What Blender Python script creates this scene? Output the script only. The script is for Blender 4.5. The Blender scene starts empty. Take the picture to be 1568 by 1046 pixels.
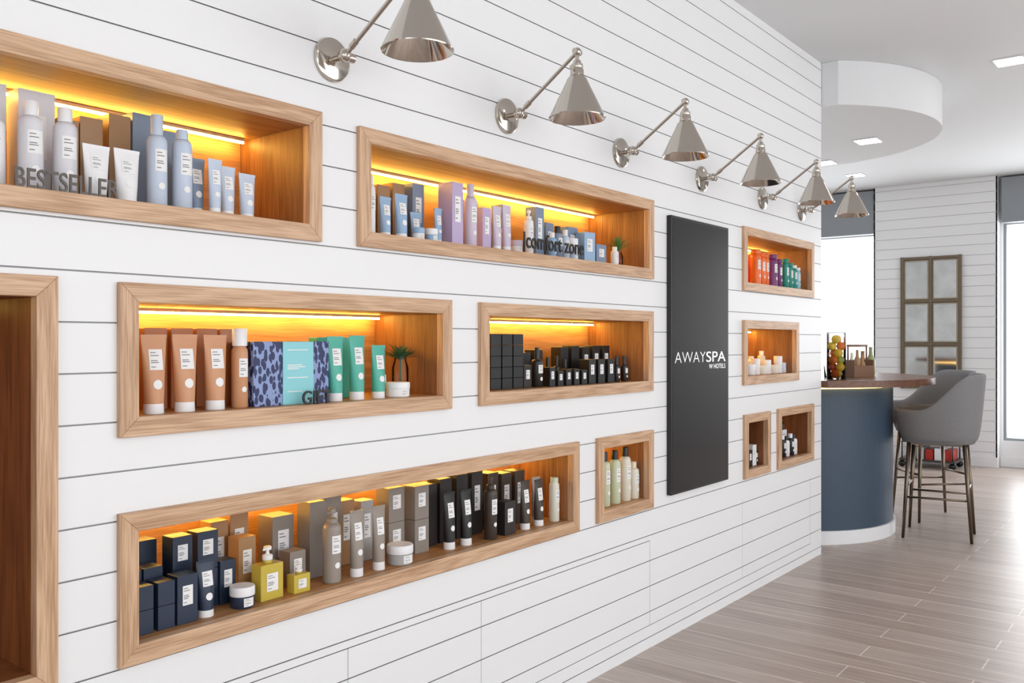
import bpy, math, random
from mathutils import Vector, Matrix
random.seed(7)
SC=bpy.context.scene
COL=bpy.context.collection
pi=math.pi
# ------------------------------------------------------------------ materials
def srgb(r,g,b):
    f=lambda c:(c/255/12.92) if c/255<=.04045 else ((c/255+.055)/1.055)**2.4
    return (f(r),f(g),f(b),1)
MC={}
def mat(name,col,rough=.5,metal=0,emit=None,es=0,trans=0,bump=0,bscale=200,coat=0,ior=1.5,var=0):
    if name in MC: return MC[name]
    m=bpy.data.materials.new(name);m.use_nodes=True
    nt=m.node_tree;b=nt.nodes['Principled BSDF']
    b.inputs['Base Color'].default_value=col
    b.inputs['Roughness'].default_value=rough
    b.inputs['Metallic'].default_value=metal
    b.inputs['IOR'].default_value=ior
    b.inputs['Transmission Weight'].default_value=trans
    b.inputs['Coat Weight'].default_value=coat
    if emit: 
        b.inputs['Emission Color'].default_value=emit;b.inputs['Emission Strength'].default_value=es
    if var or bump:
        tc=nt.nodes.new('ShaderNodeTexCoord')
        n=nt.nodes.new('ShaderNodeTexNoise');n.inputs['Scale'].default_value=bscale;n.inputs['Detail'].default_value=3
        nt.links.new(tc.outputs['Object'],n.inputs['Vector'])
    if var:
        r=nt.nodes.new('ShaderNodeValToRGB')
        r.color_ramp.elements[0].position=.3;r.color_ramp.elements[1].position=.7
        r.color_ramp.elements[0].color=tuple(c*(1-var) for c in col[:3])+(1,)
        r.color_ramp.elements[1].color=tuple(min(1,c*(1+var)) for c in col[:3])+(1,)
        nt.links.new(n.outputs['Fac'],r.inputs['Fac']);nt.links.new(r.outputs['Color'],b.inputs['Base Color'])
    if bump:
        bp=nt.nodes.new('ShaderNodeBump');bp.inputs['Strength'].default_value=bump;bp.inputs['Distance'].default_value=.002
        nt.links.new(n.outputs['Fac'],bp.inputs['Height']);nt.links.new(bp.outputs['Normal'],b.inputs['Normal'])
    MC[name]=m;return m
def thinglass(name,col=(1,1,1,1)):
    m=bpy.data.materials.new(name);m.use_nodes=True;nt=m.node_tree;nt.nodes.clear();N=nt.nodes.new
    o=N('ShaderNodeOutputMaterial');mx=N('ShaderNodeMixShader');t=N('ShaderNodeBsdfTransparent');g=N('ShaderNodeBsdfGlossy');lw=N('ShaderNodeLayerWeight')
    t.inputs[0].default_value=col;g.inputs['Roughness'].default_value=.03;lw.inputs[0].default_value=.25
    nt.links.new(lw.outputs['Fresnel'],mx.inputs[0]);nt.links.new(t.outputs[0],mx.inputs[1]);nt.links.new(g.outputs[0],mx.inputs[2]);nt.links.new(mx.outputs[0],o.inputs[0])
    return m
def wood(name,light,dark,axis,rough=.45,dens=1.0):
    m=bpy.data.materials.new(name);m.use_nodes=True;nt=m.node_tree;b=nt.nodes['Principled BSDF']
    N=nt.nodes.new;L=nt.links.new
    tc=N('ShaderNodeTexCoord');mp=N('ShaderNodeMapping')
    sc=[14*dens]*3;sc[axis]=1.1*dens
    mp.inputs['Scale'].default_value=sc;mp.inputs['Location'].default_value=(3.3,1.7,5.1)
    L(tc.outputs['Object'],mp.inputs['Vector'])
    n1=N('ShaderNodeTexNoise');n1.inputs['Scale'].default_value=1.0;n1.inputs['Detail'].default_value=2;n1.inputs['Distortion'].default_value=.4
    L(mp.outputs[0],n1.inputs['Vector'])
    mu=N('ShaderNodeMath');mu.operation='MULTIPLY';mu.inputs[1].default_value=34;L(n1.outputs['Fac'],mu.inputs[0])
    sn=N('ShaderNodeMath');sn.operation='SINE';L(mu.outputs[0],sn.inputs[0])
    mp2=N('ShaderNodeMapping');s2=[300]*3;s2[axis]=9;mp2.inputs['Scale'].default_value=s2;L(tc.outputs['Object'],mp2.inputs['Vector'])
    n2=N('ShaderNodeTexNoise');n2.inputs['Scale'].default_value=1;n2.inputs['Detail'].default_value=3;L(mp2.outputs[0],n2.inputs['Vector'])
    a=N('ShaderNodeMath');a.operation='MULTIPLY_ADD';a.inputs[1].default_value=.10;L(sn.outputs[0],a.inputs[0]);L(n2.outputs['Fac'],a.inputs[2])
    r=N('ShaderNodeValToRGB');r.color_ramp.elements[0].position=.25;r.color_ramp.elements[0].color=dark
    r.color_ramp.elements[1].position=.68;r.color_ramp.elements[1].color=light
    L(a.outputs[0],r.inputs['Fac']);L(r.outputs['Color'],b.inputs['Base Color'])
    b.inputs['Roughness'].default_value=rough
    return m
oakH=wood('oak_h',srgb(216,180,147),srgb(172,131,97),0)
oakV=wood('oak_v',srgb(216,180,147),srgb(172,131,97),2)
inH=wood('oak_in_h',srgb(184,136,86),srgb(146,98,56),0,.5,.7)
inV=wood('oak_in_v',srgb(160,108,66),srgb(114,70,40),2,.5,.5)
dkH=wood('oak_shade_h',srgb(150,94,52),srgb(112,64,32),0,.5,.7)  # same oak darkened, weaker light inside some niches put into the colour
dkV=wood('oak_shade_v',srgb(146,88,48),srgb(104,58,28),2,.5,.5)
walnut=wood('walnut',srgb(120,78,52),srgb(78,46,30),0,.3)
white=mat('wall_paint',(.86,.868,.88,1),.45)
groove=mat('wall_groove',(.48,.48,.49,1),.8)
ceilm=mat('ceiling_paint',(.76,.775,.79,1),.7)
LEDC=(1,.60,.11,1)
led=mat('led',(1,.7,.3,1),.5,emit=LEDC,es=66)
nickel=mat('polished_nickel',(.56,.515,.46,1),.12,1)
bronze=mat('bronze',(.20,.155,.115,1),.35,1)
slate=mat('slate_blue',srgb(60,78,97),.45,bump=.1,bscale=300,var=.04)
fabric=mat('grey_fabric',srgb(134,133,135),.9,bump=.7,bscale=420,var=.2)
black=mat('black_plastic',srgb(22,22,24),.35)
screen=mat('screen',srgb(26,26,28),.2,var=.05,bscale=2)
glass=thinglass('clear_glass',(.93,.95,.95,1))
mirror=mat('mirror_glass',(.60,.60,.59,1),.05,1,var=.14,bscale=6)
LABEL=mat('label',srgb(240,240,240),.6)
INK=mat('ink',srgb(130,130,132),.7)
C=lambda n,r,g,b,rough=.4,**k:mat(n,srgb(r,g,b),rough,**k)
pWhite=C('p_white',238,238,240);pSilver=C('p_silver',218,218,224);pIce=C('p_ice',196,208,226)
pBlue=C('p_blue',150,182,214);pBlueG=C('p_bluegrey',128,146,170);pLilac=C('p_lilac',190,172,208);pLil2=C('p_lilac2',208,196,216)
pCopper=C('p_copper',206,150,110);pCopBox=C('p_copperbox',186,120,74);pTeal=C('p_teal',78,178,160)
pTurq=C('p_turq',140,210,218);pNavy=C('p_navy',36,50,72);pTaupe=C('p_taupe',150,140,130);pGrey=C('p_grey',170,168,166)
pGreyBox=C('p_greybox',140,132,124);pTan=C('p_tan',166,128,88);pBlack=C('p_black',26,26,28);pDark=C('p_dark',44,40,40);pDkBrown=C('p_dkbrown',66,56,50)
pCream=C('p_cream',226,222,206);pSage=C('p_sage',204,214,184);pOrange=C('p_orange',236,112,40);pPurple=C('p_purple',112,42,110);pGreenT=C('p_greenteal',30,140,128)
pSky=C('p_sky',150,200,220);pYellow=mat('oil',(.80,.62,.10,1),.06,trans=.3,ior=1.4);pRed=C('p_red',178,44,36)
gun=C('gunmetal',82,76,70,.35,metal=.3)
letterB=C('letter_black',20,20,22,.4)
leaf=C('leaf',78,124,60,.5,var=.3,bscale=40);leaf2=C('leaf_dark',64,104,72,.5,var=.3,bscale=40)
def pattern():
    m=bpy.data.materials.new('leaf_pattern');m.use_nodes=True;nt=m.node_tree;b=nt.nodes['Principled BSDF']
    tc=nt.nodes.new('ShaderNodeTexCoord');mp=nt.nodes.new('ShaderNodeMapping');mp.inputs['Scale'].default_value=(95,95,50);mp.inputs['Rotation'].default_value=(0,.6,0)
    v=nt.nodes.new('ShaderNodeTexVoronoi');v.inputs['Scale'].default_value=1
    r=nt.nodes.new('ShaderNodeValToRGB');r.color_ramp.interpolation='CONSTANT'
    r.color_ramp.elements[0].color=srgb(38,48,92);r.color_ramp.elements[1].position=.56;r.color_ramp.elements[1].color=srgb(140,158,204)
    nt.links.new(tc.outputs['Object'],mp.inputs[0]);nt.links.new(mp.outputs[0],v.inputs['Vector']);nt.links.new(v.outputs['Distance'],r.inputs[0]);nt.links.new(r.outputs[0],b.inputs['Base Color'])
    b.inputs['Roughness'].default_value=.5
    return m
pPattern=pattern()
def floormat():
    m=bpy.data.materials.new('plank_floor');m.use_nodes=True;nt=m.node_tree;b=nt.nodes['Principled BSDF'];N=nt.nodes.new;L=nt.links.new
    tc=N('ShaderNodeTexCoord');mp=N('ShaderNodeMapping');mp.inputs['Rotation'].default_value=(0,0,pi/2)
    L(tc.outputs['Object'],mp.inputs[0])
    br=N('ShaderNodeTexBrick');br.offset=.37;br.inputs['Scale'].default_value=1
    br.inputs['Brick Width'].default_value=1.2;br.inputs['Row Height'].default_value=.15;br.inputs['Mortar Size'].default_value=.003;br.inputs['Mortar Smooth'].default_value=.1
    br.inputs['Color1'].default_value=srgb(192,177,168);br.inputs['Color2'].default_value=srgb(168,151,141);br.inputs['Mortar'].default_value=srgb(222,213,206)
    L(mp.outputs[0],br.inputs['Vector'])
    mp2=N('ShaderNodeMapping');mp2.inputs['Scale'].default_value=(45,2.2,1);L(tc.outputs['Object'],mp2.inputs[0])
    n=N('ShaderNodeTexNoise');n.inputs['Scale'].default_value=1;n.inputs['Detail'].default_value=6;n.inputs['Distortion'].default_value=.6;L(mp2.outputs[0],n.inputs['Vector'])
    r=N('ShaderNodeValToRGB');r.color_ramp.elements[0].position=.3;r.color_ramp.elements[0].color=(.74,.72,.71,1);r.color_ramp.elements[1].position=.7;r.color_ramp.elements[1].color=(1.05,1.04,1.04,1)
    L(n.outputs['Fac'],r.inputs[0])
    mx=N('ShaderNodeMix');mx.data_type='RGBA';mx.blend_type='MULTIPLY';mx.inputs['Factor'].default_value=1
    L(br.outputs['Color'],mx.inputs['A']);L(r.outputs[0],mx.inputs['B']);L(mx.outputs['Result'],b.inputs['Base Color'])
    b.inputs['Roughness'].default_value=.33
    bp=N('ShaderNodeBump');bp.inputs['Strength'].default_value=.25;bp.inputs['Distance'].default_value=.002;bp.invert=True
    L(br.outputs['Fac'],bp.inputs['Height']);L(bp.outputs['Normal'],b.inputs['Normal'])
    return m
floorM=floormat()
# ------------------------------------------------------------------ mesh builder
class M:
    def __init__(s): s.v=[];s.f=[];s.m=[];s.sm=[];s.mats=[]
    def mi(s,m):
        if m not in s.mats: s.mats.append(m)
        return s.mats.index(m)
    def add(s,vs,fs,m,smooth=False):
        o=len(s.v);s.v+= [tuple(v) for v in vs];i=s.mi(m)
        for f in fs: s.f.append([a+o for a in f]);s.m.append(i);s.sm.append(smooth)
    def box(s,x0,x1,y0,y1,z0,z1,m):
        s.add([(x0,y0,z0),(x1,y0,z0),(x1,y1,z0),(x0,y1,z0),(x0,y0,z1),(x1,y0,z1),(x1,y1,z1),(x0,y1,z1)],
              [(0,3,2,1),(4,5,6,7),(0,1,5,4),(1,2,6,5),(2,3,7,6),(3,0,4,7)],m)
    def quadf(s,x0,x1,z0,z1,y,m):
        s.add([(x0,y,z0),(x1,y,z0),(x1,y,z1),(x0,y,z1)],[(0,1,2,3)],m)
    def lathe(s,prof,m,c=(0,0,0),seg=28,smooth=True,a0=0,a1=2*pi,axis=None,cap=True):
        full=abs(a1-a0-2*pi)<1e-6
        n=seg if full else seg+1
        vs=[];R=axis if axis is not None else Matrix.Identity(3)
        for r,z in prof:
            for i in range(n):
                a=a0+(a1-a0)*i/seg
                p=R@Vector((r*math.cos(a),r*math.sin(a),z));vs.append((p[0]+c[0],p[1]+c[1],p[2]+c[2]))
        fs=[]
        for j in range(len(prof)-1):
            for i in range(seg):
                i2=(i+1)%n
                fs.append((j*n+i,j*n+i2,(j+1)*n+i2,(j+1)*n+i))
        if full and cap:
            fs.append(tuple(reversed(range(n))));fs.append(tuple((len(prof)-1)*n+i for i in range(n)))
        s.add(vs,fs,m,smooth)
    def rod(s,p,q,r0,r1,m,seg=14,ext=()):
        p=Vector(p);q=Vector(q);d=q-p;L=d.length
        R=d.to_track_quat('Z','Y').to_matrix()
        s.lathe([(r0,0),(r1,L)],m,c=p,seg=seg,axis=R)
    def sphere(s,c,r,m,seg=16,sz=1):
        pr=[(max(1e-4,r*math.cos(a)),r*sz*math.sin(a)) for a in [(-pi/2)+pi*i/10 for i in range(11)]]
        s.lathe(pr,m,c=c,seg=seg)
    def obj(s,name,loc=(0,0,0),rz=0,bevel=0,bseg=2,subs=0,parent=None):
        me=bpy.data.meshes.new(name);me.from_pydata(s.v,[],s.f)
        for m in s.mats: me.materials.append(m)
        for p,i,sm in zip(me.polygons,s.m,s.sm): p.material_index=i;p.use_smooth=sm
        me.update()
        o=bpy.data.objects.new(name,me);COL.objects.link(o);o.location=loc;o.rotation_euler=(0,0,rz)
        if bevel:
            b=o.modifiers.new('bevel','BEVEL');b.width=bevel;b.segments=bseg;b.limit_method='ANGLE';b.angle_limit=.7
        if subs:
            b=o.modifiers.new('sub','SUBSURF');b.levels=subs;b.render_levels=subs
        if parent: o.parent=parent
        return o
def sharp(o,ang=.6):
    o.data.set_sharp_from_angle(angle=ang) if hasattr(o.data,'set_sharp_from_angle') else None
    return o
# ------------------------------------------------------------------ niches
# outer x0,x1, z0,z1, led level
PR=.016;KX=.992
hz=lambda z:1.35+(z-1.35)*KX
NICHES=[(x0*.998,x1*KX,hz(z0),hz(z1),l) for x0,x1,z0,z1,l in [(0.0,.880,.600,1.490,.3),(.30,1.597,1.627,1.988,1),(1.724,3.468,1.627,1.977,1),(1.010,2.134,1.131,1.485,1),
(2.265,3.464,1.131,1.483,1),(1.010,2.876,.607,.958,1),(2.993,3.465,.612,.958,.5),(4.412,5.497,1.622,1.965,1),(4.412,5.238,1.117,1.464,.6),
(4.425,4.803,.614,.958,0),(4.889,5.497,.612,.962,.3)]]
FW=.045;DP=.30
ledDim=mat('led_dim',(1,.7,.3,1),.5,emit=LEDC,es=8)
for n,(x0,x1,z0,z1,ls) in enumerate(NICHES):
    m=M()
    a,b,c,d=x0+FW,x1-FW,z0+FW,z1-FW
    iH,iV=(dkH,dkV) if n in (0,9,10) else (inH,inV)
    yf,yb=-PR,.012
    def prism(P,mt):
        vs=[(p[0],yf,p[1]) for p in P]+[(p[0],yb,p[1]) for p in P]
        k=len(P);fs=[tuple(range(k)),tuple(reversed(range(k,2*k)))]
        for i in range(k): fs.append((i,(i+k),((i+1)%k)+k,(i+1)%k))
        m.add(vs,fs,mt)
    prism([(x0,z0),(x1,z0),(b,c),(a,c)],oakH);prism([(a,d),(b,d),(x1,z1),(x0,z1)],oakH)
    prism([(x0,z0),(a,c),(a,d),(x0,z1)],oakV);prism([(b,c),(x1,z0),(x1,z1),(b,d)],oakV)
    t=.015
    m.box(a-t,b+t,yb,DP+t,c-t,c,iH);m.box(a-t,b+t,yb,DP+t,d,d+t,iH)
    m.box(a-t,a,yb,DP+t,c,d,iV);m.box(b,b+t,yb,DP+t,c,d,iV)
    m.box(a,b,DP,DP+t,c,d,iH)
    o=m.obj('display_niche',bevel=.0015)
    if ls:
        l=M();l.box(a+.01,b-.015,DP-.038,DP-.032,d-.015,d-.009,led if ls>.4 else ledDim)
        l.box(a+.01,b-.015,DP-.040,DP-.030,d-.009,d-.001,C('led_channel',200,180,150,.5))
        l.obj('led_strip',parent=o)
# ------------------------------------------------------------------ main shiplap wall
GZ=.0038;GD=.007
def shiplap(xa,xb,za,zb,pitch,phase,holes,seams,hseams):
    m=M()
    xs={xa,xb};zs={za,zb}
    g=[];z=phase
    while z>za+.01: z-=pitch
    z+=pitch
    while z<zb-.01:
        g.append((z-GZ/2,z+GZ/2));zs|={z-GZ/2,z+GZ/2};z+=pitch
    for h in holes: xs|={h[0],h[1]};zs|={h[2],h[3]}
    for s in seams: xs|={s[0]-.001,s[0]+.001};zs|={s[1],s[2]}
    for s in hseams: zs|={s[0]-.0015,s[0]+.0015};xs|={s[1],s[2]}
    xs=sorted(xs);zs=sorted(zs)
    def st(i,j):
        if i<0 or j<0 or i>=len(xs)-1 or j>=len(zs)-1: return None
        x=(xs[i]+xs[i+1])/2;z=(zs[j]+zs[j+1])/2
        for h in holes:
            if h[0]<x<h[1] and h[2]<z<h[3]: return None
        for a,b in g:
            if a<z<b: return GD
        for s in seams:
            if abs(x-s[0])<.001 and s[1]<z<s[2]: return GD
        for s in hseams:
            if abs(z-s[0])<.0015 and s[1]<x<s[2]: return GD
        return 0.
    for i in range(len(xs)-1):
        for j in range(len(zs)-1):
            y=st(i,j)
            if y is None: continue
            m.quadf(xs[i],xs[i+1],zs[j],zs[j+1],y,groove if y else white)
            r=st(i+1,j);u=st(i,j+1)
            if r is not None and r!=y: m.add([(xs[i+1],y,zs[j]),(xs[i+1],r,zs[j]),(xs[i+1],r,zs[j+1]),(xs[i+1],y,zs[j+1])],[(0,1,2,3)],groove)
            if u is not None and u!=y: m.add([(xs[i],y,zs[j+1]),(xs[i+1],y,zs[j+1]),(xs[i+1],u,zs[j+1]),(xs[i],u,zs[j+1])],[(0,1,2,3)],groove)
    return m
holes=[(x0+.012,x1-.012,z0+.012,z1-.012) for x0,x1,z0,z1,_ in NICHES]
seams=[(1.689,.10,.472),(2.279,.10,.472),(3.427,.10,.472),(4.412,.10,.515),(5.42,.10,.515)]
hs=[(.472,1.2,3.427),(.10,1.2,5.42)]
m=shiplap(-3.,5.62,0,3.12,.112,1.392,holes,seams,hs)
m.add([(5.62,0,0),(5.62,4.0,0),(5.62,4.0,3.12),(5.62,0,3.12)],[(0,1,2,3)],white)
m.obj('wall_left')
# ------------------------------------------------------------------ room shell
m=M();m.box(-3,10.9,-5.6,4.1,-.06,0,floorM);m.obj('floor')
m=M();m.box(-3,10.9,-5.6,4.1,3.12,3.2,ceilm);m.obj('ceiling')
m=M();m.box(-3,10.9,-5.7,-5.6,0,3.12,white);m.obj('wall_right')
m=M();m.box(-3.1,-3,-5.6,0,0,3.12,white);m.obj('wall_back')
m=M();m.box(5.62,10.9,4.0,4.1,0,3.12,white);m.obj('wall_alcove')
# far wall with window openings
m=M();XF=10.75
W=[(-2.3,-.195,.28,2.64),(1.105,3.2,.28,2.62)]
m.box(XF,XF+.15,-5.6,-2.3,0,3.12,white);m.box(XF,XF+.15,-.195,1.105,0,3.12,white);m.box(XF,XF+.15,3.2,4.0,0,3.12,white)
for a,b,c,d in W: m.box(XF,XF+.15,a,b,0,c,white);m.box(XF,XF+.15,a,b,d,3.12,white)
m.obj('wall_far')
# shiplap pier in front of far wall
mm=shiplap(-1.105,.165,0,3.12,.112,1.392,[],[],[])
mm.v=[tuple(Matrix(((0,1,0),(-1,0,0),(0,0,1)))@Vector(v)+Vector((10.6,0,0))) for v in mm.v]
mm.box(10.601+GD,10.75,-.165,1.105,0,3.119,white)
mm.box(10.6,10.61,-.165,-.150,0,3.119,white);mm.box(10.6,10.61,1.09,1.105,0,3.119,white)
mm.obj('wall_pier')
m=M();m.box(10.585,10.6,-.17,1.11,0,.11,white);m.obj('baseboard_pier',bevel=.003)
m=M();m.box(10.735,10.75,-5.5,-.17,0,.11,white);m.box(10.735,10.75,1.11,4,0,.11,white);m.obj('baseboard_far',bevel=.003)
frameM=C('window_frame',150,154,158,.5);shadeM=C('shade_housing',146,151,156,.6)
for i,(a,b,c,d) in enumerate(W):
    m=M();t=.028
    m.box(XF+.03,XF+.09,a,b,c,c+t,frameM);m.box(XF+.03,XF+.09,a,b,d-t,d,frameM);m.box(XF+.03,XF+.09,a,a+t,c+t,d-t,frameM);m.box(XF+.03,XF+.09,b-t,b,c+t,d-t,frameM)
    m.obj('window_%d'%(i+1))
    m=M();m.box(XF-.12,XF-.001,a+.005,b-.005,d+.0,3.1,shadeM);m.box(XF-.125,XF-.001,a+.005,b-.005,d-.02,d-.0005,frameM);m.obj('roller_shade_housing')
# curved soffit + bar
CX,CY=6.46,.58
def disc(m,r,z0,z1,mt,xmin=5.625,seg=72):
    am=pi if (xmin-CX)/r<=-1 else math.acos((xmin-CX)/r)
    pts=[(CX+r*math.cos(-am+2*am*i/seg),CY+r*math.sin(-am+2*am*i/seg)) for i in range(seg+(0 if am==pi else 1))]
    k=len(pts)
    m.add([(x,y,z0) for x,y in pts]+[(x,y,z1) for x,y in pts],[tuple(reversed(range(k))),tuple(range(k,2*k))],mt)
    m.add([(x,y,z0) for x,y in pts]+[(x,y,z1) for x,y in pts],[(i,(i+1)%k,(i+1)%k+k,i+k) for i in range(k)],mt,False)
m=M();disc(m,1.08,2.84,3.119,ceilm,seg=120);m.obj('ceiling_soffit')
m=M();disc(m,.765,.0,1.055,slate,seg=120);disc(m,.78,0,.09,white,seg=120);disc(m,1.04,1.055,1.10,walnut,seg=120)
bar=m.obj('bar_counter')
l=M();disc(l,.785,1.035,1.054,mat('led_bar',(1,.7,.3,1),.5,emit=(1,.62,.2,1),es=5),seg=96);l.obj('led_strip',parent=bar)
# ------------------------------------------------------------------ recessed lights
dl=mat('downlight_lens',(1,1,1,1),.5,emit=(1,.95,.86,1),es=14)
def downlight(x,y,z,s=.075,power=12):
    m=M();m.box(-s-.012,s+.012,-s-.012,s+.012,-.006,-.0005,ceilm);m.box(-s,s,-s,s,-.009,-.006,dl)
    o=m.obj('recessed_downlight',(x,y,z))
    L=bpy.data.lights.new('downlight_beam','SPOT');L.energy=power;L.spot_size=2.2;L.spot_blend=.8;L.shadow_soft_size=.08;L.color=(1,.96,.9)
    lo=bpy.data.objects.new('downlight_beam',L);COL.objects.link(lo);lo.location=(0,0,-.02);lo.parent=o
for p in [(6.31,-.95,3.12),(6.77,.05,2.84),(7.38,.58,2.84),(9.62,1.01,3.12),(8.6,-2.4,3.12),(4.0,-2.2,3.12),(1.5,-2.2,3.12)]: downlight(*p)
# ------------------------------------------------------------------ sconces
def sconce(x,p=.30,dz=0,name='wall_sconce'):
    m=M();z=2.139
    RY=Matrix.Rotation(pi/2,3,'X') # local z -> -y
    m.lathe([(.001,0),(.060,0),(.062,.004),(.060,.010),(.052,.014),(.001,.015)],nickel,c=(0,0,z),axis=RY,seg=40,cap=False)
    m.rod((0,-.012,z),(0,-.052,z),.0085,.0085,nickel)
    m.rod((-.014,-.058,z),(.03,-.058,z),.014,.014,nickel,seg=20);m.sphere((0,-.058,z+.002),.019,nickel)
    m.rod((.03,-.058,z),(.036,-.058,z),.010,.007,nickel)
    q=2.304+dz
    m.rod((0,-.058,z),(0,-p,q),.0062,.0062,nickel)
    m.rod((0,-.085,z+.019),(0,-.105,z+.032),.009,.009,nickel)
    jx,jy,jz=0,-p,q
    m.sphere((jx,jy,jz),.0145,nickel);m.rod((-.016,jy,jz),(.016,jy,jz),.010,.010,nickel)
    m.rod((0,jy,jz-.005),(0,jy,jz-.04),.007,.007,nickel)
    e=dz+.003
    P=lambda L:[(r,zz_+e) for r,zz_ in L]
    m.lathe(P([(.001,2.272),(.012,2.272),(.014,2.262),(.019,2.260),(.020,2.250),(.019,2.247),(.022,2.240),(.023,2.222),(.019,2.219),(.019,2.215)]),nickel,c=(0,jy,0),seg=28,cap=False)
    m.rod((-.02,jy,2.243+e),(-.036,jy,2.243+e),.004,.006,nickel)
    m.lathe(P([(.018,2.2195),(.027,2.218),(.032,2.212),(.045,2.184),(.062,2.150),(.092,2.088),(.0945,2.084),(.0935,2.081),(.0915,2.083),(.060,2.147),(.029,2.210),(.016,2.214)]),nickel,c=(0,jy,0),seg=56,cap=False)
    m.lathe(P([(.001,2.213),(.014,2.213),(.014,2.18),(.012,2.175)]),C('socket',230,225,215),c=(0,jy,0),seg=20)
    m.sphere((0,jy,2.155+e),.022,C('bulb',240,236,225,.3),sz=1.2)
    o=m.obj(name,(x,0,0));sharp(o,.7)
sconce(1.627,.338,.012)
for x in [2.413,3.179,3.93,4.673,5.265]: sconce(x)
# ------------------------------------------------------------------ text
def text(body,x0,z0,width,height,y,depth,mt,name,bold=0,parent=None):
    cu=bpy.data.curves.new(name,'FONT');cu.body=body;cu.extrude=depth/2;cu.offset=bold;cu.size=1
    o=bpy.data.objects.new(name+'_tmp',cu);COL.objects.link(o)
    bpy.context.view_layer.update()
    dg=bpy.context.evaluated_depsgraph_get()
    me=bpy.data.meshes.new_from_object(o.evaluated_get(dg))
    bpy.data.objects.remove(o)
    xs=[v.co.x for v in me.vertices];ys=[v.co.y for v in me.vertices]
    ax,bx,ay,by=min(xs),max(xs),min(ys),max(ys)
    for v in me.vertices:
        v.co=Vector(((v.co.x-ax)/(bx-ax)*width,-(v.co.z) ,(v.co.y-ay)/(by-ay)*height))
    me.materials.clear();me.materials.append(mt)
    ob=bpy.data.objects.new(name,me);COL.objects.link(ob);ob.location=(x0,y,z0)
    if parent: ob.parent=parent
    return ob
S1,S3,S4=hz(1.627)+FW,hz(1.131)+FW,hz(.607)+FW
text('BESTSELLER',.790,S1,.220,.042,-.004,.004,gun,'sign_lettering',bold=.008)
text('|comfort zone',2.51,S1,.388,.076,-.004,.004,letterB,'sign_lettering',bold=.010)
text('GIFT',1.525,S3,.098,.038,-.004,.005,letterB,'sign_lettering',bold=.012)
# display screen
m=M();m.box(3.580,4.186,-.025,-.001,.651,1.924,black);m.quadf(3.592,4.174,.663,1.912,-.0256,screen)
tv=m.obj('wall_display',bevel=.003)
txm=mat('sign_white',(.9,.9,.9,1),.5,emit=(1,1,1,1),es=.9);txg=mat('sign_grey',(.6,.6,.6,1),.5,emit=(1,1,1,1),es=.45)
text('AWAY',3.610,1.251,.312,.050,-.0262,.0004,txg,'lettering_a',bold=-.014,parent=tv)
text('SPA',3.932,1.251,.214,.050,-.0262,.0004,txm,'lettering_b',bold=-.004,parent=tv)
text('W HOTELS',3.962,1.218,.182,.022,-.0262,.0004,txm,'lettering_c',bold=-.014,parent=tv)
# ------------------------------------------------------------------ products
def flatlabel(m,w,z0,z1,y,lines=True):
    m.quadf(-w/2,w/2,z0,z1,y,LABEL)
    if lines:
        H=z1-z0
        for k,(p,q) in enumerate([(.86,.5),(.74,.75),(.5,.6),(.42,.7),(.34,.55),(.14,.4)]):
            m.quadf(-w/2*.8,-w/2*.8+w*.8*q,z0+H*p-H*.02,z0+H*p+H*.02,y-.0003,INK)
def curvepatch(m,xs,zs,fy,mt):
    n=len(xs);vs=[(x,fy(x,z),z) for z in zs for x in xs]
    m.add(vs,[(j*n+i,j*n+i+1,(j+1)*n+i+1,(j+1)*n+i) for j in range(len(zs)-1) for i in range(n-1)],mt,True)
def lin(a,b,n): return [a+(b-a)*i/(n-1) for i in range(n)]
def roundlabel(m,w,z0,z1,fy,sticker=None,sr=.01,lm=None):
    curvepatch(m,lin(-w/2,w/2,9),lin(z0,z1,5),fy,lm or LABEL)
    H=z1-z0
    for p,q in [(.84,.5),(.7,.75),(.45,.6),(.36,.7),(.15,.4)]:
        curvepatch(m,lin(-w/2*.8,-w/2*.8+w*.8*q,5),[z0+H*p-H*.02,z0+H*p+H*.02],lambda x,z:fy(x,z)-.0004,INK)
    if sticker is not None:
        vs=[(0,fy(0,sticker),sticker)]+[(sr*math.cos(a),fy(sr*math.cos(a),sticker+sr*math.sin(a)),sticker+sr*math.sin(a)) for a in lin(0,2*pi,25)[:-1]]
        m.add(vs,[(0,1+i,1+(i+1)%24) for i in range(24)],LABEL,True)
def tube(x,y,z,h,w,col,cap=pWhite,rz=0,sticker=True):
    m=M();ch=h*.13;r0=min(w*.36,.024)
    m.lathe([(r0*.98,0),(r0,.002),(r0*.97,ch)],cap,seg=26)
    N=12;seg=32;vs=[];
    def ab(v): return r0*.98+(w/2-r0*.98)*(v**.9), max(.0012,r0*.98*(1-v**1.7))
    for j in range(N+1):
        v=j/N;a,b=ab(v)
        for i in range(seg):
            t=2*pi*i/seg;vs.append((a*math.cos(t),b*math.sin(t),ch+(h-ch)*v))
    fs=[(j*seg+i,j*seg+(i+1)%seg,(j+1)*seg+(i+1)%seg,(j+1)*seg+i) for j in range(N) for i in range(seg)]
    fs.append(tuple(reversed(range(seg))));fs.append(tuple(N*seg+i for i in range(seg)))
    m.add(vs,fs,col,True)
    a,b=ab(1);m.box(-a,a,-.0013,.0013,h-.001,h+.006,col)
    def fy(xx,zz):
        v=max(0,min(1,(zz-ch)/(h-ch)));a,b=ab(v);return -b*math.sqrt(max(0,1-(xx/a)**2))-.0009
    roundlabel(m,w*.52,h*.57,h*.84,fy,h*.38 if sticker else None,w*.17)
    return sharp(m.obj('cosmetic_tube',(x,y,z),rz),.8)
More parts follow.
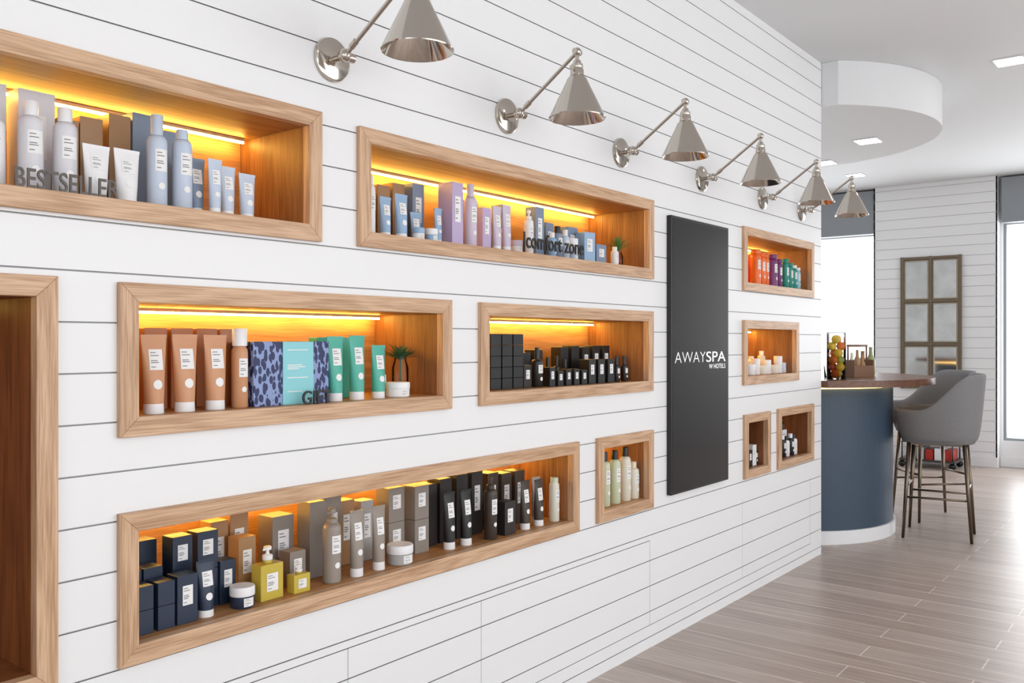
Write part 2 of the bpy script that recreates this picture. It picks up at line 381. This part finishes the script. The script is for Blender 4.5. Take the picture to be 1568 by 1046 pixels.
def bottle(x,y,z,h,w,col,cap=pWhite,rz=0,capf=.2,lab=True,pump=False,name='cosmetic_bottle',capw=.6,lm=None):
    m=M();r=w/2;bh=h*(1-capf)
    m.lathe([(r*.9,0),(r,.003),(r,bh*.88),(r*.96,bh*.94),(r*.75,bh*.985),(r*capw*.9,bh)],col,seg=30)
    cr=r*capw
    if pump:
        m.lathe([(cr,bh),(cr,bh+h*.06),(cr*.5,bh+h*.07),(cr*.35,bh+h*.075),(cr*.35,h*.93)],cap,seg=22)
        m.lathe([(cr*.7,h*.93),(cr*.75,h*.95),(cr*.7,h*.99),(cr*.3,h)],cap,seg=22)
        m.rod((0,0,h*.965),(-r*1.1,-r*.7,h*.955),cr*.28,cr*.2,cap)
    else: m.lathe([(cr,bh),(cr,h-.002),(cr*.93,h)],cap,seg=26)
    if lab: 
        fy=lambda xx,zz:-math.sqrt(max(0,r*r-xx*xx))-.0007
        roundlabel(m,w*.62,bh*.5,bh*.8,fy,bh*.3,w*.17,lm)
    return sharp(m.obj('pump_bottle' if pump else name,(x,y,z),rz),.7)
def jar(x,y,z,h,w,col=pWhite,lid=pWhite,rz=0):
    m=M();r=w/2
    m.lathe([(r*.9,0),(r*.97,.003),(r*.97,h*.55)],col,seg=32);m.lathe([(r,h*.57),(r*1.01,h*.6),(r*1.01,h-.003),(r*.96,h)],lid,seg=32)
    m.lathe([(r*.93,h*.54),(r*.93,h*.58)],col,seg=32)
    roundlabel(m,w*.45,h*.1,h*.5,lambda xx,zz:-math.sqrt(max(0,(r*.97)**2-xx*xx))-.0006)
    return sharp(m.obj('cream_jar',(x,y,z),rz),.7)
def pbox(x,y,z,h,w,col,d=None,rz=0,lab=True,stack=1,name='product_box'):
    m=M();d=d or w
    for k in range(stack):
        z0=k*h/stack;hh=h/stack
        m.box(-w/2,w/2,-d/2,d/2,z0+.0003,z0+hh-.0006,col)
        if lab: flatlabel(m,w*.5,z0+hh*.38,z0+hh*.78,-d/2-.0006)
    return m.obj(name,(x,y,z),rz,bevel=.0012)
# --- upper-left niche
bottle(.785,.09,S1,.193,.046,pWhite,capf=.22)
bottle(.853,.07,S1,.200,.050,pSilver,pWhite,capf=.16);bottle(.926,.07,S1,.200,.050,pSilver,pWhite,capf=.16)
tube(.986,.05,S1,.120,.062,pWhite);tube(1.058,.05,S1,.122,.062,pWhite)
bottle(1.139,.06,S1,.226,.048,pIce,pIce,capf=.22);bottle(1.206,.06,S1,.202,.048,pIce,pIce,capf=.12)
tube(1.262,.09,S1,.140,.05,pBlueG,pWhite);tube(1.288,.045,S1,.136,.04,pIce);tube(1.334,.06,S1,.126,.046,pIce);tube(1.393,.06,S1,.116,.05,pIce)
for x,w,h,c_ in [(.70,.08,.22,pSilver),(.80,.08,.25,pSilver),(.905,.08,.25,pSilver),(.975,.05,.20,pTan),(1.03,.055,.215,pTan),(1.10,.055,.235,pTan),(1.165,.065,.25,pBlueG),(1.245,.06,.22,pBlueG)]:
    pbox(x,.19,S1,h,w,c_,d=.06,lab=x<.95)
bottle(.60,.08,S1,.20,.05,pSilver,pWhite,capf=.16);tube(.50,.06,S1,.14,.06,pWhite)
# --- upper niche 2
bottle(1.840,.07,S1,.185,.030,pWhite,capf=.15);tube(1.892,.06,S1,.120,.046,pBlue);tube(1.960,.06,S1,.137,.054,pBlue)
jar(2.022,.045,S1,.042,.04,pWhite,pBlue);tube(2.02,.12,S1,.10,.04,pBlue);jar(2.082,.045,S1,.045,.042,pBlue,pWhite);tube(2.085,.12,S1,.10,.04,pBlue,rz=-.3)
tube(2.14,.07,S1,.115,.035,pBlue)
pbox(1.93,.2,S1,.17,.05,pTan,d=.05);pbox(1.995,.2,S1,.19,.055,pTan,d=.05);pbox(2.062,.2,S1,.205,.055,pTan,d=.05);pbox(2.13,.18,S1,.21,.055,pBlueG,d=.06)
pbox(2.213,.08,S1,.215,.055,pLilac,d=.065);bottle(2.297,.065,S1,.222,.045,pLil2,pLil2,capf=.2)
pbox(2.375,.08,S1,.15,.045,pLilac,d=.05);pbox(2.36,.19,S1,.19,.05,pLilac,d=.05);pbox(2.43,.19,S1,.19,.05,pLilac,d=.05);tube(2.435,.06,S1,.155,.045,pLil2);tube(2.485,.055,S1,.165,.045,pLil2)
jar(2.545,.055,S1,.05,.042,pWhite,pLil2);bottle(2.545,.12,S1,.10,.03,pLil2)
bottle(2.63,.065,S1,.172,.036,pWhite,pWhite,pump=True);pbox(2.715,.10,S1,.195,.052,pBlueG,d=.05);pbox(2.62,.19,S1,.2,.055,pBlueG,d=.05)
bottle(2.765,.055,S1,.10,.035,pBlue);bottle(2.815,.065,S1,.13,.04,pBlueG,pDark);bottle(2.86,.06,S1,.12,.036,pIce)
jar(2.912,.06,S1,.09,.045,pIce,pWhite);pbox(2.81,.17,S1,.17,.055,pBlueG,d=.05);pbox(2.89,.18,S1,.16,.055,pBlueG,d=.05)
pbox(2.995,.14,S1,.15,.07,pBlueG,d=.05);pbox(3.035,.08,S1,.128,.065,pBlue,d=.05,rz=-.15);pbox(3.12,.08,S1,.085,.075,pBlueG,d=.05);bottle(3.215,.05,S1,.082,.034,pWhite)
# --- mid niche 3
tube(1.125,.05,S3,.183,.066,pCopper);tube(1.207,.05,S3,.184,.068,pCopper);tube(1.292,.05,S3,.183,.066,pCopper)
bottle(1.364,.05,S3,.206,.042,pCopper,pWhite,capf=.22,capw=.9)
for x in (1.19,1.262,1.335,1.405): pbox(x,.18,S3,.207,.062,pCopBox,d=.055,lab=False)
m=M();m.box(-.126,.126,-.05,.05,0,.172,pPattern);m.box(-.034,.070,-.053,-.050,.0,.172,pTurq)
for p,q in [(.86,.07),(.62,.05),(.59,.06),(.56,.04),(.42,.07),(.2,.05)]: m.quadf(-.02,-.02+q,.172*p,.172*p+.0025,-.0534,LABEL)
m.obj('gift_box',(1.522,.085,S3),0,bevel=.001)
tube(1.688,.055,S3,.181,.060,pTeal);tube(1.772,.055,S3,.184,.060,pTeal);tube(1.858,.055,S3,.155,.056,pTeal)
for x in (1.72,1.80,): pbox(x,.16,S3,.185,.055,pTeal,d=.04,lab=False)
jar(1.935,.05,S3,.046,.076);bottle(1.925,.12,S3,.09,.04,pWhite)
# --- mid black niche
for i,x in enumerate((2.425,2.49,2.555)): 
    pbox(x,.10,S3,.2,.058,pBlack,d=.09,stack=5,lab=False)
pbox(2.612,.08,S3,.085,.045,pDark,d=.05)
bottle(2.675,.06,S3,.15,.044,pBlack,pBlack,capf=.3,capw=.4)
for x,h in ((2.735,.075),(2.79,.06),(2.845,.065),(2.90,.065),(2.955,.06)): 
    pbox(x,.05,S3,h,.036,pBlack,d=.04)
for x,h in ((2.76,.10),(2.82,.11),(2.88,.115),(2.94,.10)): bottle(x,.115,S3,h,.028,pBlack,pBlack,capf=.35,capw=.5,lab=False)
for x,h in ((3.02,.10),(3.09,.10),(3.165,.1)): pbox(x,.06,S3,h,.05,pBlack,d=.05)
for x,h in ((2.72,.13),(2.80,.14),(2.98,.15),(3.06,.155),(3.14,.15),(3.22,.155),(3.30,.155)): pbox(x,.17,S3,h,.055,pBlack,d=.05,lab=x>3.1)
bottle(3.245,.06,S3,.11,.03,pBlack,pBlack,capf=.35,capw=.6);bottle(3.31,.06,S3,.11,.03,pBlack,pBlack,capf=.35,capw=.6)
# --- lower niche
for x,y,s,h in [(1.105,.20,2,.19),(1.18,.20,2,.19),(1.095,.12,2,.14),(1.15,.12,2,.14)]: pbox(x,y,S4,h,.05,pNavy,d=.05,stack=s,lab=False)
pbox(1.095,.06,S4,.115,.044,pNavy,d=.05,lab=False,stack=2);pbox(1.15,.06,S4,.115,.044,pNavy,d=.05,lab=False,stack=2);pbox(1.206,.06,S4,.12,.055,pNavy,d=.05)
pbox(1.235,.13,S4,.2,.055,pNavy,d=.05,stack=2);pbox(1.31,.135,S4,.2,.06,pNavy,d=.05,stack=2)
tube(1.268,.055,S4,.135,.055,pNavy);pbox(1.365,.125,S4,.115,.048,pNavy,d=.045)
jar(1.372,.05,S4,.055,.064,pNavy,pWhite)
pbox(1.40,.22,S4,.20,.055,pTan,d=.05);pbox(1.47,.23,S4,.215,.06,pTan,d=.05);pbox(1.44,.15,S4,.16,.055,pTan,d=.05)
pbox(1.59,.20,S4,.19,.075,pGreyBox,d=.07);pbox(1.583,.115,S4,.1,.055,pGreyBox,d=.05)
def oilbottle(x,y,z,h,w):
    m=M();bh=h*.68
    m.box(-w/2,w/2,-w*.3,w*.3,0,bh,pYellow)
    m.lathe([(w*.17,bh),(w*.17,bh+h*.06)],pYellow,seg=20);m.lathe([(w*.19,bh+h*.06),(w*.19,bh+h*.16),(w*.07,bh+h*.17),(w*.06,h*.93)],pWhite,seg=20)
    m.lathe([(w*.15,h*.93),(w*.15,h)],pWhite,seg=20);m.rod((0,0,h*.965),(-w*.3,-w*.15,h*.96),w*.05,w*.04,pWhite)
    flatlabel(m,w*.5,bh*.25,bh*.75,-w*.3-.001)
    m.obj('oil_bottle',(x,y,z),0,bevel=.002)
oilbottle(1.458,.06,S4,.14,.072);oilbottle(1.55,.045,S4,.075,.055)
bottle(1.672,.05,S4,.213,.052,pTaupe,pTaupe,pump=True,capf=.2)
pbox(1.68,.15,S4,.222,.06,pGreyBox,d=.06,lab=False);pbox(1.755,.17,S4,.225,.06,pGreyBox,d=.06);pbox(1.83,.19,S4,.2,.06,pTan,d=.05)
tube(1.762,.045,S4,.187,.054,pTaupe);tube(1.855,.05,S4,.187,.052,pTaupe);jar(1.945,.05,S4,.06,.082,pGrey,pWhite)
pbox(1.905,.18,S4,.19,.055,pGrey,d=.05);pbox(2.0,.15,S4,.222,.07,pGreyBox,d=.06,stack=2);pbox(2.085,.12,S4,.22,.065,pGreyBox,d=.06,stack=2)
tube(2.184,.06,S4,.183,.055,pBlack);tube(2.263,.055,S4,.182,.055,pBlack)
for x,h in ((2.17,.21),(2.245,.22),(2.33,.225),(2.41,.225),(2.50,.21),(2.58,.2),(2.66,.2)): pbox(x,.16,S4,h,.06,pDark if x<2.45 else pDkBrown,d=.06,lab=x>2.35)
bottle(2.382,.045,S4,.22,.046,pDkBrown,pDkBrown,pump=True);pbox(2.475,.055,S4,.12,.06,pDark,d=.05)
tube(2.587,.05,S4,.173,.052,pDkBrown);tube(2.672,.05,S4,.167,.052,pDkBrown);tube(2.722,.10,S4,.165,.05,pGrey);bottle(2.773,.05,S4,.168,.04,pCream,pSage,capf=.1,capw=.8)
# --- small square niche
z6=hz(.612)+FW
for x,h,c_ in ((3.132,.235,pSage),(3.215,.235,pSage),(3.30,.24,pCream),(3.37,.17,pCream)):
    bottle(x,.05,z6,h-.01,.05,c_,pBlack if x<3.35 else pCream,capf=.17,capw=.55)
bottle(3.17,.15,z6,.25,.045,pCream,pBlack);bottle(3.26,.15,z6,.25,.045,pCream,pBlack)
# --- right niches
z7=hz(1.622)+FW
for x,h,w,c_ in ((4.726,.2,.056,pOrange),(4.80,.19,.05,pOrange),(4.86,.19,.045,pOrange),(4.965,.19,.06,pPurple),(5.06,.17,.045,pPurple),(5.165,.18,.045,pGreenT),(5.235,.16,.045,pGreenT),(5.30,.15,.045,pGreenT),(5.365,.14,.04,pSky)):
    bottle(x,.06,z7,h,w,c_,c_ if x<5.3 else pWhite,capf=.12,capw=.95)
pbox(4.98,.18,z7,.2,.06,pRed,d=.05);pbox(5.09,.18,z7,.2,.06,pPurple,d=.05)
z8=hz(1.117)+FW
bottle(4.59,.08,z8,.15,.045,pDark,pBlack)
for x,h,w,c_ in ((4.66,.06,.07,pWhite),(4.75,.09,.05,pWhite),(4.83,.05,.07,pCream),(4.91,.08,.05,pWhite),(5.0,.05,.07,pCream),(5.08,.1,.05,pWhite),(5.14,.06,.05,pIce)): jar(x,.07,z8,h,w,c_,c_)
for x,h,w,c_ in ((4.8,.12,.045,pWhite),(4.9,.1,.05,pIce),(5.05,.13,.045,pCream)): bottle(x,.16,z8,h,w,c_)
z9=hz(.614)+FW
pbox(4.60,.06,z9,.09,.05,pBlack,d=.05);pbox(4.655,.06,z9,.115,.05,pWhite,d=.05);bottle(4.705,.06,z9,.10,.04,pBlack,pWhite);bottle(4.62,.14,z9,.14,.045,pBlack,pBlack)
z10=hz(.612)+FW
bottle(5.12,.06,z10,.13,.045,pBlack,pWhite);bottle(5.17,.055,z10,.12,.04,pWhite,pBlack);bottle(5.235,.055,z10,.13,.045,pBlack,pWhite);bottle(5.30,.06,z10,.12,.045,pWhite,pBlack)
pbox(5.17,.13,z10,.15,.06,pBlack,d=.06);pbox(5.25,.13,z10,.15,.07,pWhite,d=.07)
# plants
def leaves(m,c,n,L,wd,mt,up=.6,seed=1,droop=.5):
    rnd=random.Random(seed)
    for i in range(n):
        a=2*pi*i/n+rnd.uniform(-.3,.3);el=rnd.uniform(up-.35,up+.5);l=L*rnd.uniform(.7,1.1);vs=[];K=7
        for k in range(K+1):
            t=k/K;rr=l*t*math.cos(el);zz_=l*(t*math.sin(el)-droop*.5*t*t)
            ww=wd*(1-t)**.7*(.5+.5*min(1,t*4))
            ct=(c[0]+rr*math.cos(a),c[1]+rr*math.sin(a),c[2]+zz_);sd=(-math.sin(a)*ww,math.cos(a)*ww,0)
            vs+=[(ct[0]-sd[0],ct[1]-sd[1],ct[2]+ww*.3),(ct[0],ct[1],ct[2]-ww*.2),(ct[0]+sd[0],ct[1]+sd[1],ct[2]+ww*.3)]
        fs=[]
        for k in range(K):
            b=k*3;fs+=[(b,b+1,b+4,b+3),(b+1,b+2,b+5,b+4)]
        m.add(vs,fs,mt,True)
def vaseplant(x,y,z,vh,vr,L,n,mt,seed,gm=glass,wd=.004,up=.8,name='potted_air_plant'):
    m=M()
    m.lathe([(.001,0),(vr*.8,0),(vr,vh*.08),(vr,vh*.7),(vr*.7,vh*.9),(vr*.75,vh)],gm,seg=26,cap=False)
    leaves(m,(0,0,vh*.9),n,L,wd,mt,up,seed)
    m.rod((0,0,vh*.2),(0,0,vh*.92),.003,.004,leaf2)
    m.lathe([(.001,.003),(vr*.75,.003),(vr*.9,vh*.12),(.001,vh*.14)],C('pebbles',170,150,120,.8,var=.3,bscale=150),seg=20,cap=False)
    m.obj(name,(x,y,z))
amber=thinglass('amber_glass',(.85,.55,.2,1))
vaseplant(2.015,.12,S3,.125,.027,.085,48,leaf2,3,glass,.0055,.7);vaseplant(3.30,.09,S1,.075,.026,.10,36,leaf,5,amber,.006,1.05)
def pot(x,y,z):
    m=M();m.lathe([(.026,0),(.034,.004),(.038,.04),(.034,.04),(.031,.034),(.001,.034)],pDkBrown,seg=26,cap=False)
    leaves(m,(0,0,.034),34,.055,.008,leaf,.7,9,.3);m.obj('potted_succulent',(x,y,z))
pot(5.225,.125,z10+.1505)
# ------------------------------------------------------------------ bar items
m=M();r=.062
m.lathe([(.001,0),(r,0),(r,.31)],glass,seg=36,cap=False);m.lathe([(r+.001,.306),(r+.001,.311),(r-.003,.311),(r-.003,.306)],C('rim',220,226,228,.1),seg=36,cap=False)
k=0
fr=[C('lemon',232,196,60,.45),C('orange_fruit',226,120,40,.45),C('lime',160,170,70,.45),C('apple',196,84,54,.35)]
for lev in range(6):
    for j in range(2):
        a=lev*1.3+j*pi;m.sphere((.029*math.cos(a),.029*math.sin(a),.034+lev*.046),.029,fr[[0,1,3,0,1,2,0,1,1,0,3,0][k]],seg=14);k+=1
m.obj('fruit_vase',(5.974,.02,1.1005))
m=M();rose=C('rose_wood',132,98,76,.4)
m.box(-.1,.1,-.06,.06,0,.012,rose);m.box(-.1,-.09,-.06,.06,.012,.12,rose);m.box(.09,.1,-.06,.06,.012,.12,rose);m.box(-.09,.09,-.06,-.052,.012,.08,rose);m.box(-.09,.09,.052,.06,.012,.08,rose)
m.rod((-.095,0,.12),(-.095,0,.22),.006,.006,rose);m.rod((.095,0,.12),(.095,0,.22),.006,.006,rose);m.rod((-.1,0,.22),(.1,0,.22),.008,.008,rose)
for x,c_,h in ((-.055,pCream,.17),(0,pTan,.19),(.052,pTan,.15)):
    m.lathe([(.022,.0125),(.023,h*.6),(.010,h*.78),(.009,h)],c_,c=(x,.0,0),seg=18)
m.obj('bottle_caddy',(6.42,.02,1.1005),-.4)
def jug(x,y,h,r,c_):
    m=M();m.lathe([(r*.8,0),(r,.01),(r,h*.55),(r*.45,h*.75),(r*.4,h*.95),(r*.5,h)],c_,seg=22);m.obj('serving_bottle',(x,y,1.1005))
jug(6.60,-.02,.21,.03,C('green_bottle',150,158,110,.2));jug(6.68,.06,.18,.032,pTan)
m=M()
for dx,dy in ((0,0),(.09,.03),(.05,.1)):
    m.lathe([(.001,0),(.03,0),(.034,.09)],glass,c=(dx,dy,0),seg=22,cap=False)
m.obj('drinking_glasses',(6.16,.05,1.1005))
# ------------------------------------------------------------------ bar stools
def stool(x,y,rz):
    E=bpy.data.objects.new('bar_stool',None);COL.objects.link(E);E.location=(x,y,0);E.rotation_euler=(0,0,rz)
    def se(phi,a,b,n=2.6):
        c_,s_=math.cos(phi),math.sin(phi)
        return (a*abs(c_)**(2/n)*(1 if c_>=0 else -1), b*abs(s_)**(2/n)*(1 if s_>=0 else -1))
    # shell: back towards +y
    m=M();K=48;a0=-66*pi/180;a1=pi+66*pi/180;vs=[]
    for i in range(K+1):
        ph=a0+(a1-a0)*i/K
        s_=se(ph,1,1)[1]
        t=max(0,min(1,(s_+.35)/1.2));t=t*t*(3-2*t)
        top=.885+.245*t
        pr=[]
        for zz_,sc in ((.660,.80),(.675,.88),(.74,.94),((.74+top)/2,1.0),(top-.02,1.06),(top,1.045)): 
            px,py=se(ph,.262*sc,.28*sc);pr.append((px,py,zz_))
        for zz_,sc in ((top,.955),(top-.02,.91),((.78+top)/2,.86),(.76,.82),(.70,.78)):
            px,py=se(ph,.262*sc,.28*sc);pr.append((px,py,zz_))
        vs+=pr
    P=11;fs=[]
    for i in range(K):
        for j in range(P):
            fs.append((i*P+j,(i+1)*P+j,(i+1)*P+(j+1)%P,i*P+(j+1)%P))
    fs.append(tuple(range(P)));fs.append(tuple(reversed([K*P+j for j in range(P)])))
    m.add(vs,fs,fabric,True);m.obj('tub_back',subs=1,parent=E)
    m=M();vs=[];K=40;pr=[(.652,.74),(.656,.80),(.69,.84),(.74,.82),(.765,.79),(.775,.6),(.778,.2)]
    for zz_,sc in pr:
        for i in range(K):
            px,py=se(2*pi*i/K,.265*sc,.285*sc,3);vs.append((px,py,zz_))
    fs=[(j*K+i,j*K+(i+1)%K,(j+1)*K+(i+1)%K,(j+1)*K+i) for j in range(len(pr)-1) for i in range(K)]
    fs.append(tuple(reversed(range(K))));fs.append(tuple((len(pr)-1)*K+i for i in range(K)))
    m.add(vs,fs,fabric,True);m.obj('seat',parent=E)
    m=M();tp=[(-.15,-.17),(.15,-.17),(.15,.17),(-.15,.17)];bt=[(-.20,-.205),(.20,-.205),(.175,.215),(-.175,.215)]
    for (a,b),(c_,d) in zip(tp,bt): m.rod((a,b,.67),(c_,d,0),.0155,.010,bronze,seg=12)
    def at(i,z): 
        t=(.67-z)/.67;return (tp[i][0]+(bt[i][0]-tp[i][0])*t,tp[i][1]+(bt[i][1]-tp[i][1])*t,z)
    for i in range(4):
        z=.35 if i in(0,2) else .28
        m.rod(at(i,z),at((i+1)%4,z),.008,.008,bronze,seg=10)
    m.box(-.16,.16,-.18,.18,.640,.655,bronze)
    m.obj('legs',parent=E)
stool(6.66,-.457,math.atan2(-.99,.14)-pi/2);stool(7.32,-.26,math.atan2(-.88,.80)-pi/2)
# ------------------------------------------------------------------ mirror on pier
m=M();y0,y1,z0,z1=.192,.784,.84,2.28;fm=C('antique_bronze',120,106,88,.45,metal=.5)
nc,nr=2,3;fw=.032;X0=10.6
cw=(y1-y0)/nc;rh=(z1-z0)/nr
m.box(X0-.02,X0-.001,y0,y1,z0,z1,fm)
for i in range(nc+1):
    yy=y0+cw*i;hw=fw/2 if 0<i<nc else fw*.6;m.box(X0-.045,X0-.02,yy-hw,yy+hw,z0-.02,z1+.02,fm)
for j in range(nr+1):
    zz_=z0+rh*j;m.box(X0-.044,X0-.02,y0-.02,y1+.02,zz_-fw*.5,zz_+fw*.5,fm)
fm2=C('aged_silver',176,168,152,.4,metal=.5)
for i in range(nc):
    for j in range(nr):
        a,b,c_,d=y0+cw*i+.02,y0+cw*(i+1)-.02,z0+rh*j+.02,z0+rh*(j+1)-.02
        s=.018
        m.box(X0-.03,X0-.02,a,b,c_,c_+s,fm2);m.box(X0-.03,X0-.02,a,b,d-s,d,fm2);m.box(X0-.03,X0-.02,a,a+s,c_+s,d-s,fm2);m.box(X0-.03,X0-.02,b-s,b,c_+s,d-s,fm2)
        m.add([(X0-.024,a,c_),(X0-.024,a,d),(X0-.024,b,d),(X0-.024,b,c_)],[(0,1,2,3)],mirror)
m.obj('wall_mirror',bevel=.003)
# trolley
m=M();tm=C('trolley_dark',60,56,58,.4)
m.box(-.2,.2,-.28,.28,.07,.09,tm)
for a in (-.17,.17):
    for b in (-.25,.25):
        m.rod((a-.012,b,.035),(a+.012,b,.035),.0345,.0345,black,seg=18);m.rod((a,b,.035),(a,b,.08),.008,.008,tm);m.rod((a,b,.09),(a,b,.27),.008,.008,tm)
m.box(-.18,.18,-.26,.26,.265,.275,tm)
for k,(c_,b) in enumerate(((pRed,-.2),(pWhite,-.11),(pRed,-.02),(pGrey,.07),(pRed,.17))): m.box(-.15,.15,b-.035,b+.04,.091,.20+.015*(k%2),c_)
m.obj('storage_trolley',(10.28,.42,0))
# ------------------------------------------------------------------ lights, world, camera
def area(name,loc,rot,sx,sy,p,col=(1,1,1)):
    L=bpy.data.lights.new(name,'AREA');L.shape='RECTANGLE';L.size=sx;L.size_y=sy;L.energy=p;L.color=col
    o=bpy.data.objects.new(name,L);COL.objects.link(o);o.location=loc;o.rotation_euler=rot;return o
area('softbox_side',(2.8,-5.4,1.75),(-pi/2,0,pi),9,2.5,178,(.955,.98,1))  # unseen softbox added before the solid right wall to light the main wall
area('softbox_back',(-2.8,-3,1.7),(pi/2,0,-pi/2),4,2.3,38,(.955,.98,1))  # unseen fill light added before the solid back wall
area('daylight_far_a',(10.97,-1.25,1.46),(pi/2,0,pi/2),2.0,2.2,52,(.95,.98,1))
area('daylight_far_b',(10.97,2.15,1.46),(pi/2,0,pi/2),2.0,2.2,34,(.95,.98,1))
w=bpy.data.worlds.new('w');SC.world=w;w.use_nodes=True
w.node_tree.nodes['Background'].inputs[0].default_value=(.93,.97,1,1);w.node_tree.nodes['Background'].inputs[1].default_value=2.0
cam=bpy.data.cameras.new('camera');cam.sensor_width=36;cam.lens=36*1350/1568
th=math.atan(1066/1350)
co=bpy.data.objects.new('camera',cam);COL.objects.link(co);co.location=(0,-1.932,1.35);co.rotation_euler=(pi/2,0,th-pi/2)
cam.clip_start=.05
SC.camera=co
SC.view_settings.view_transform='Standard';SC.view_settings.exposure=0
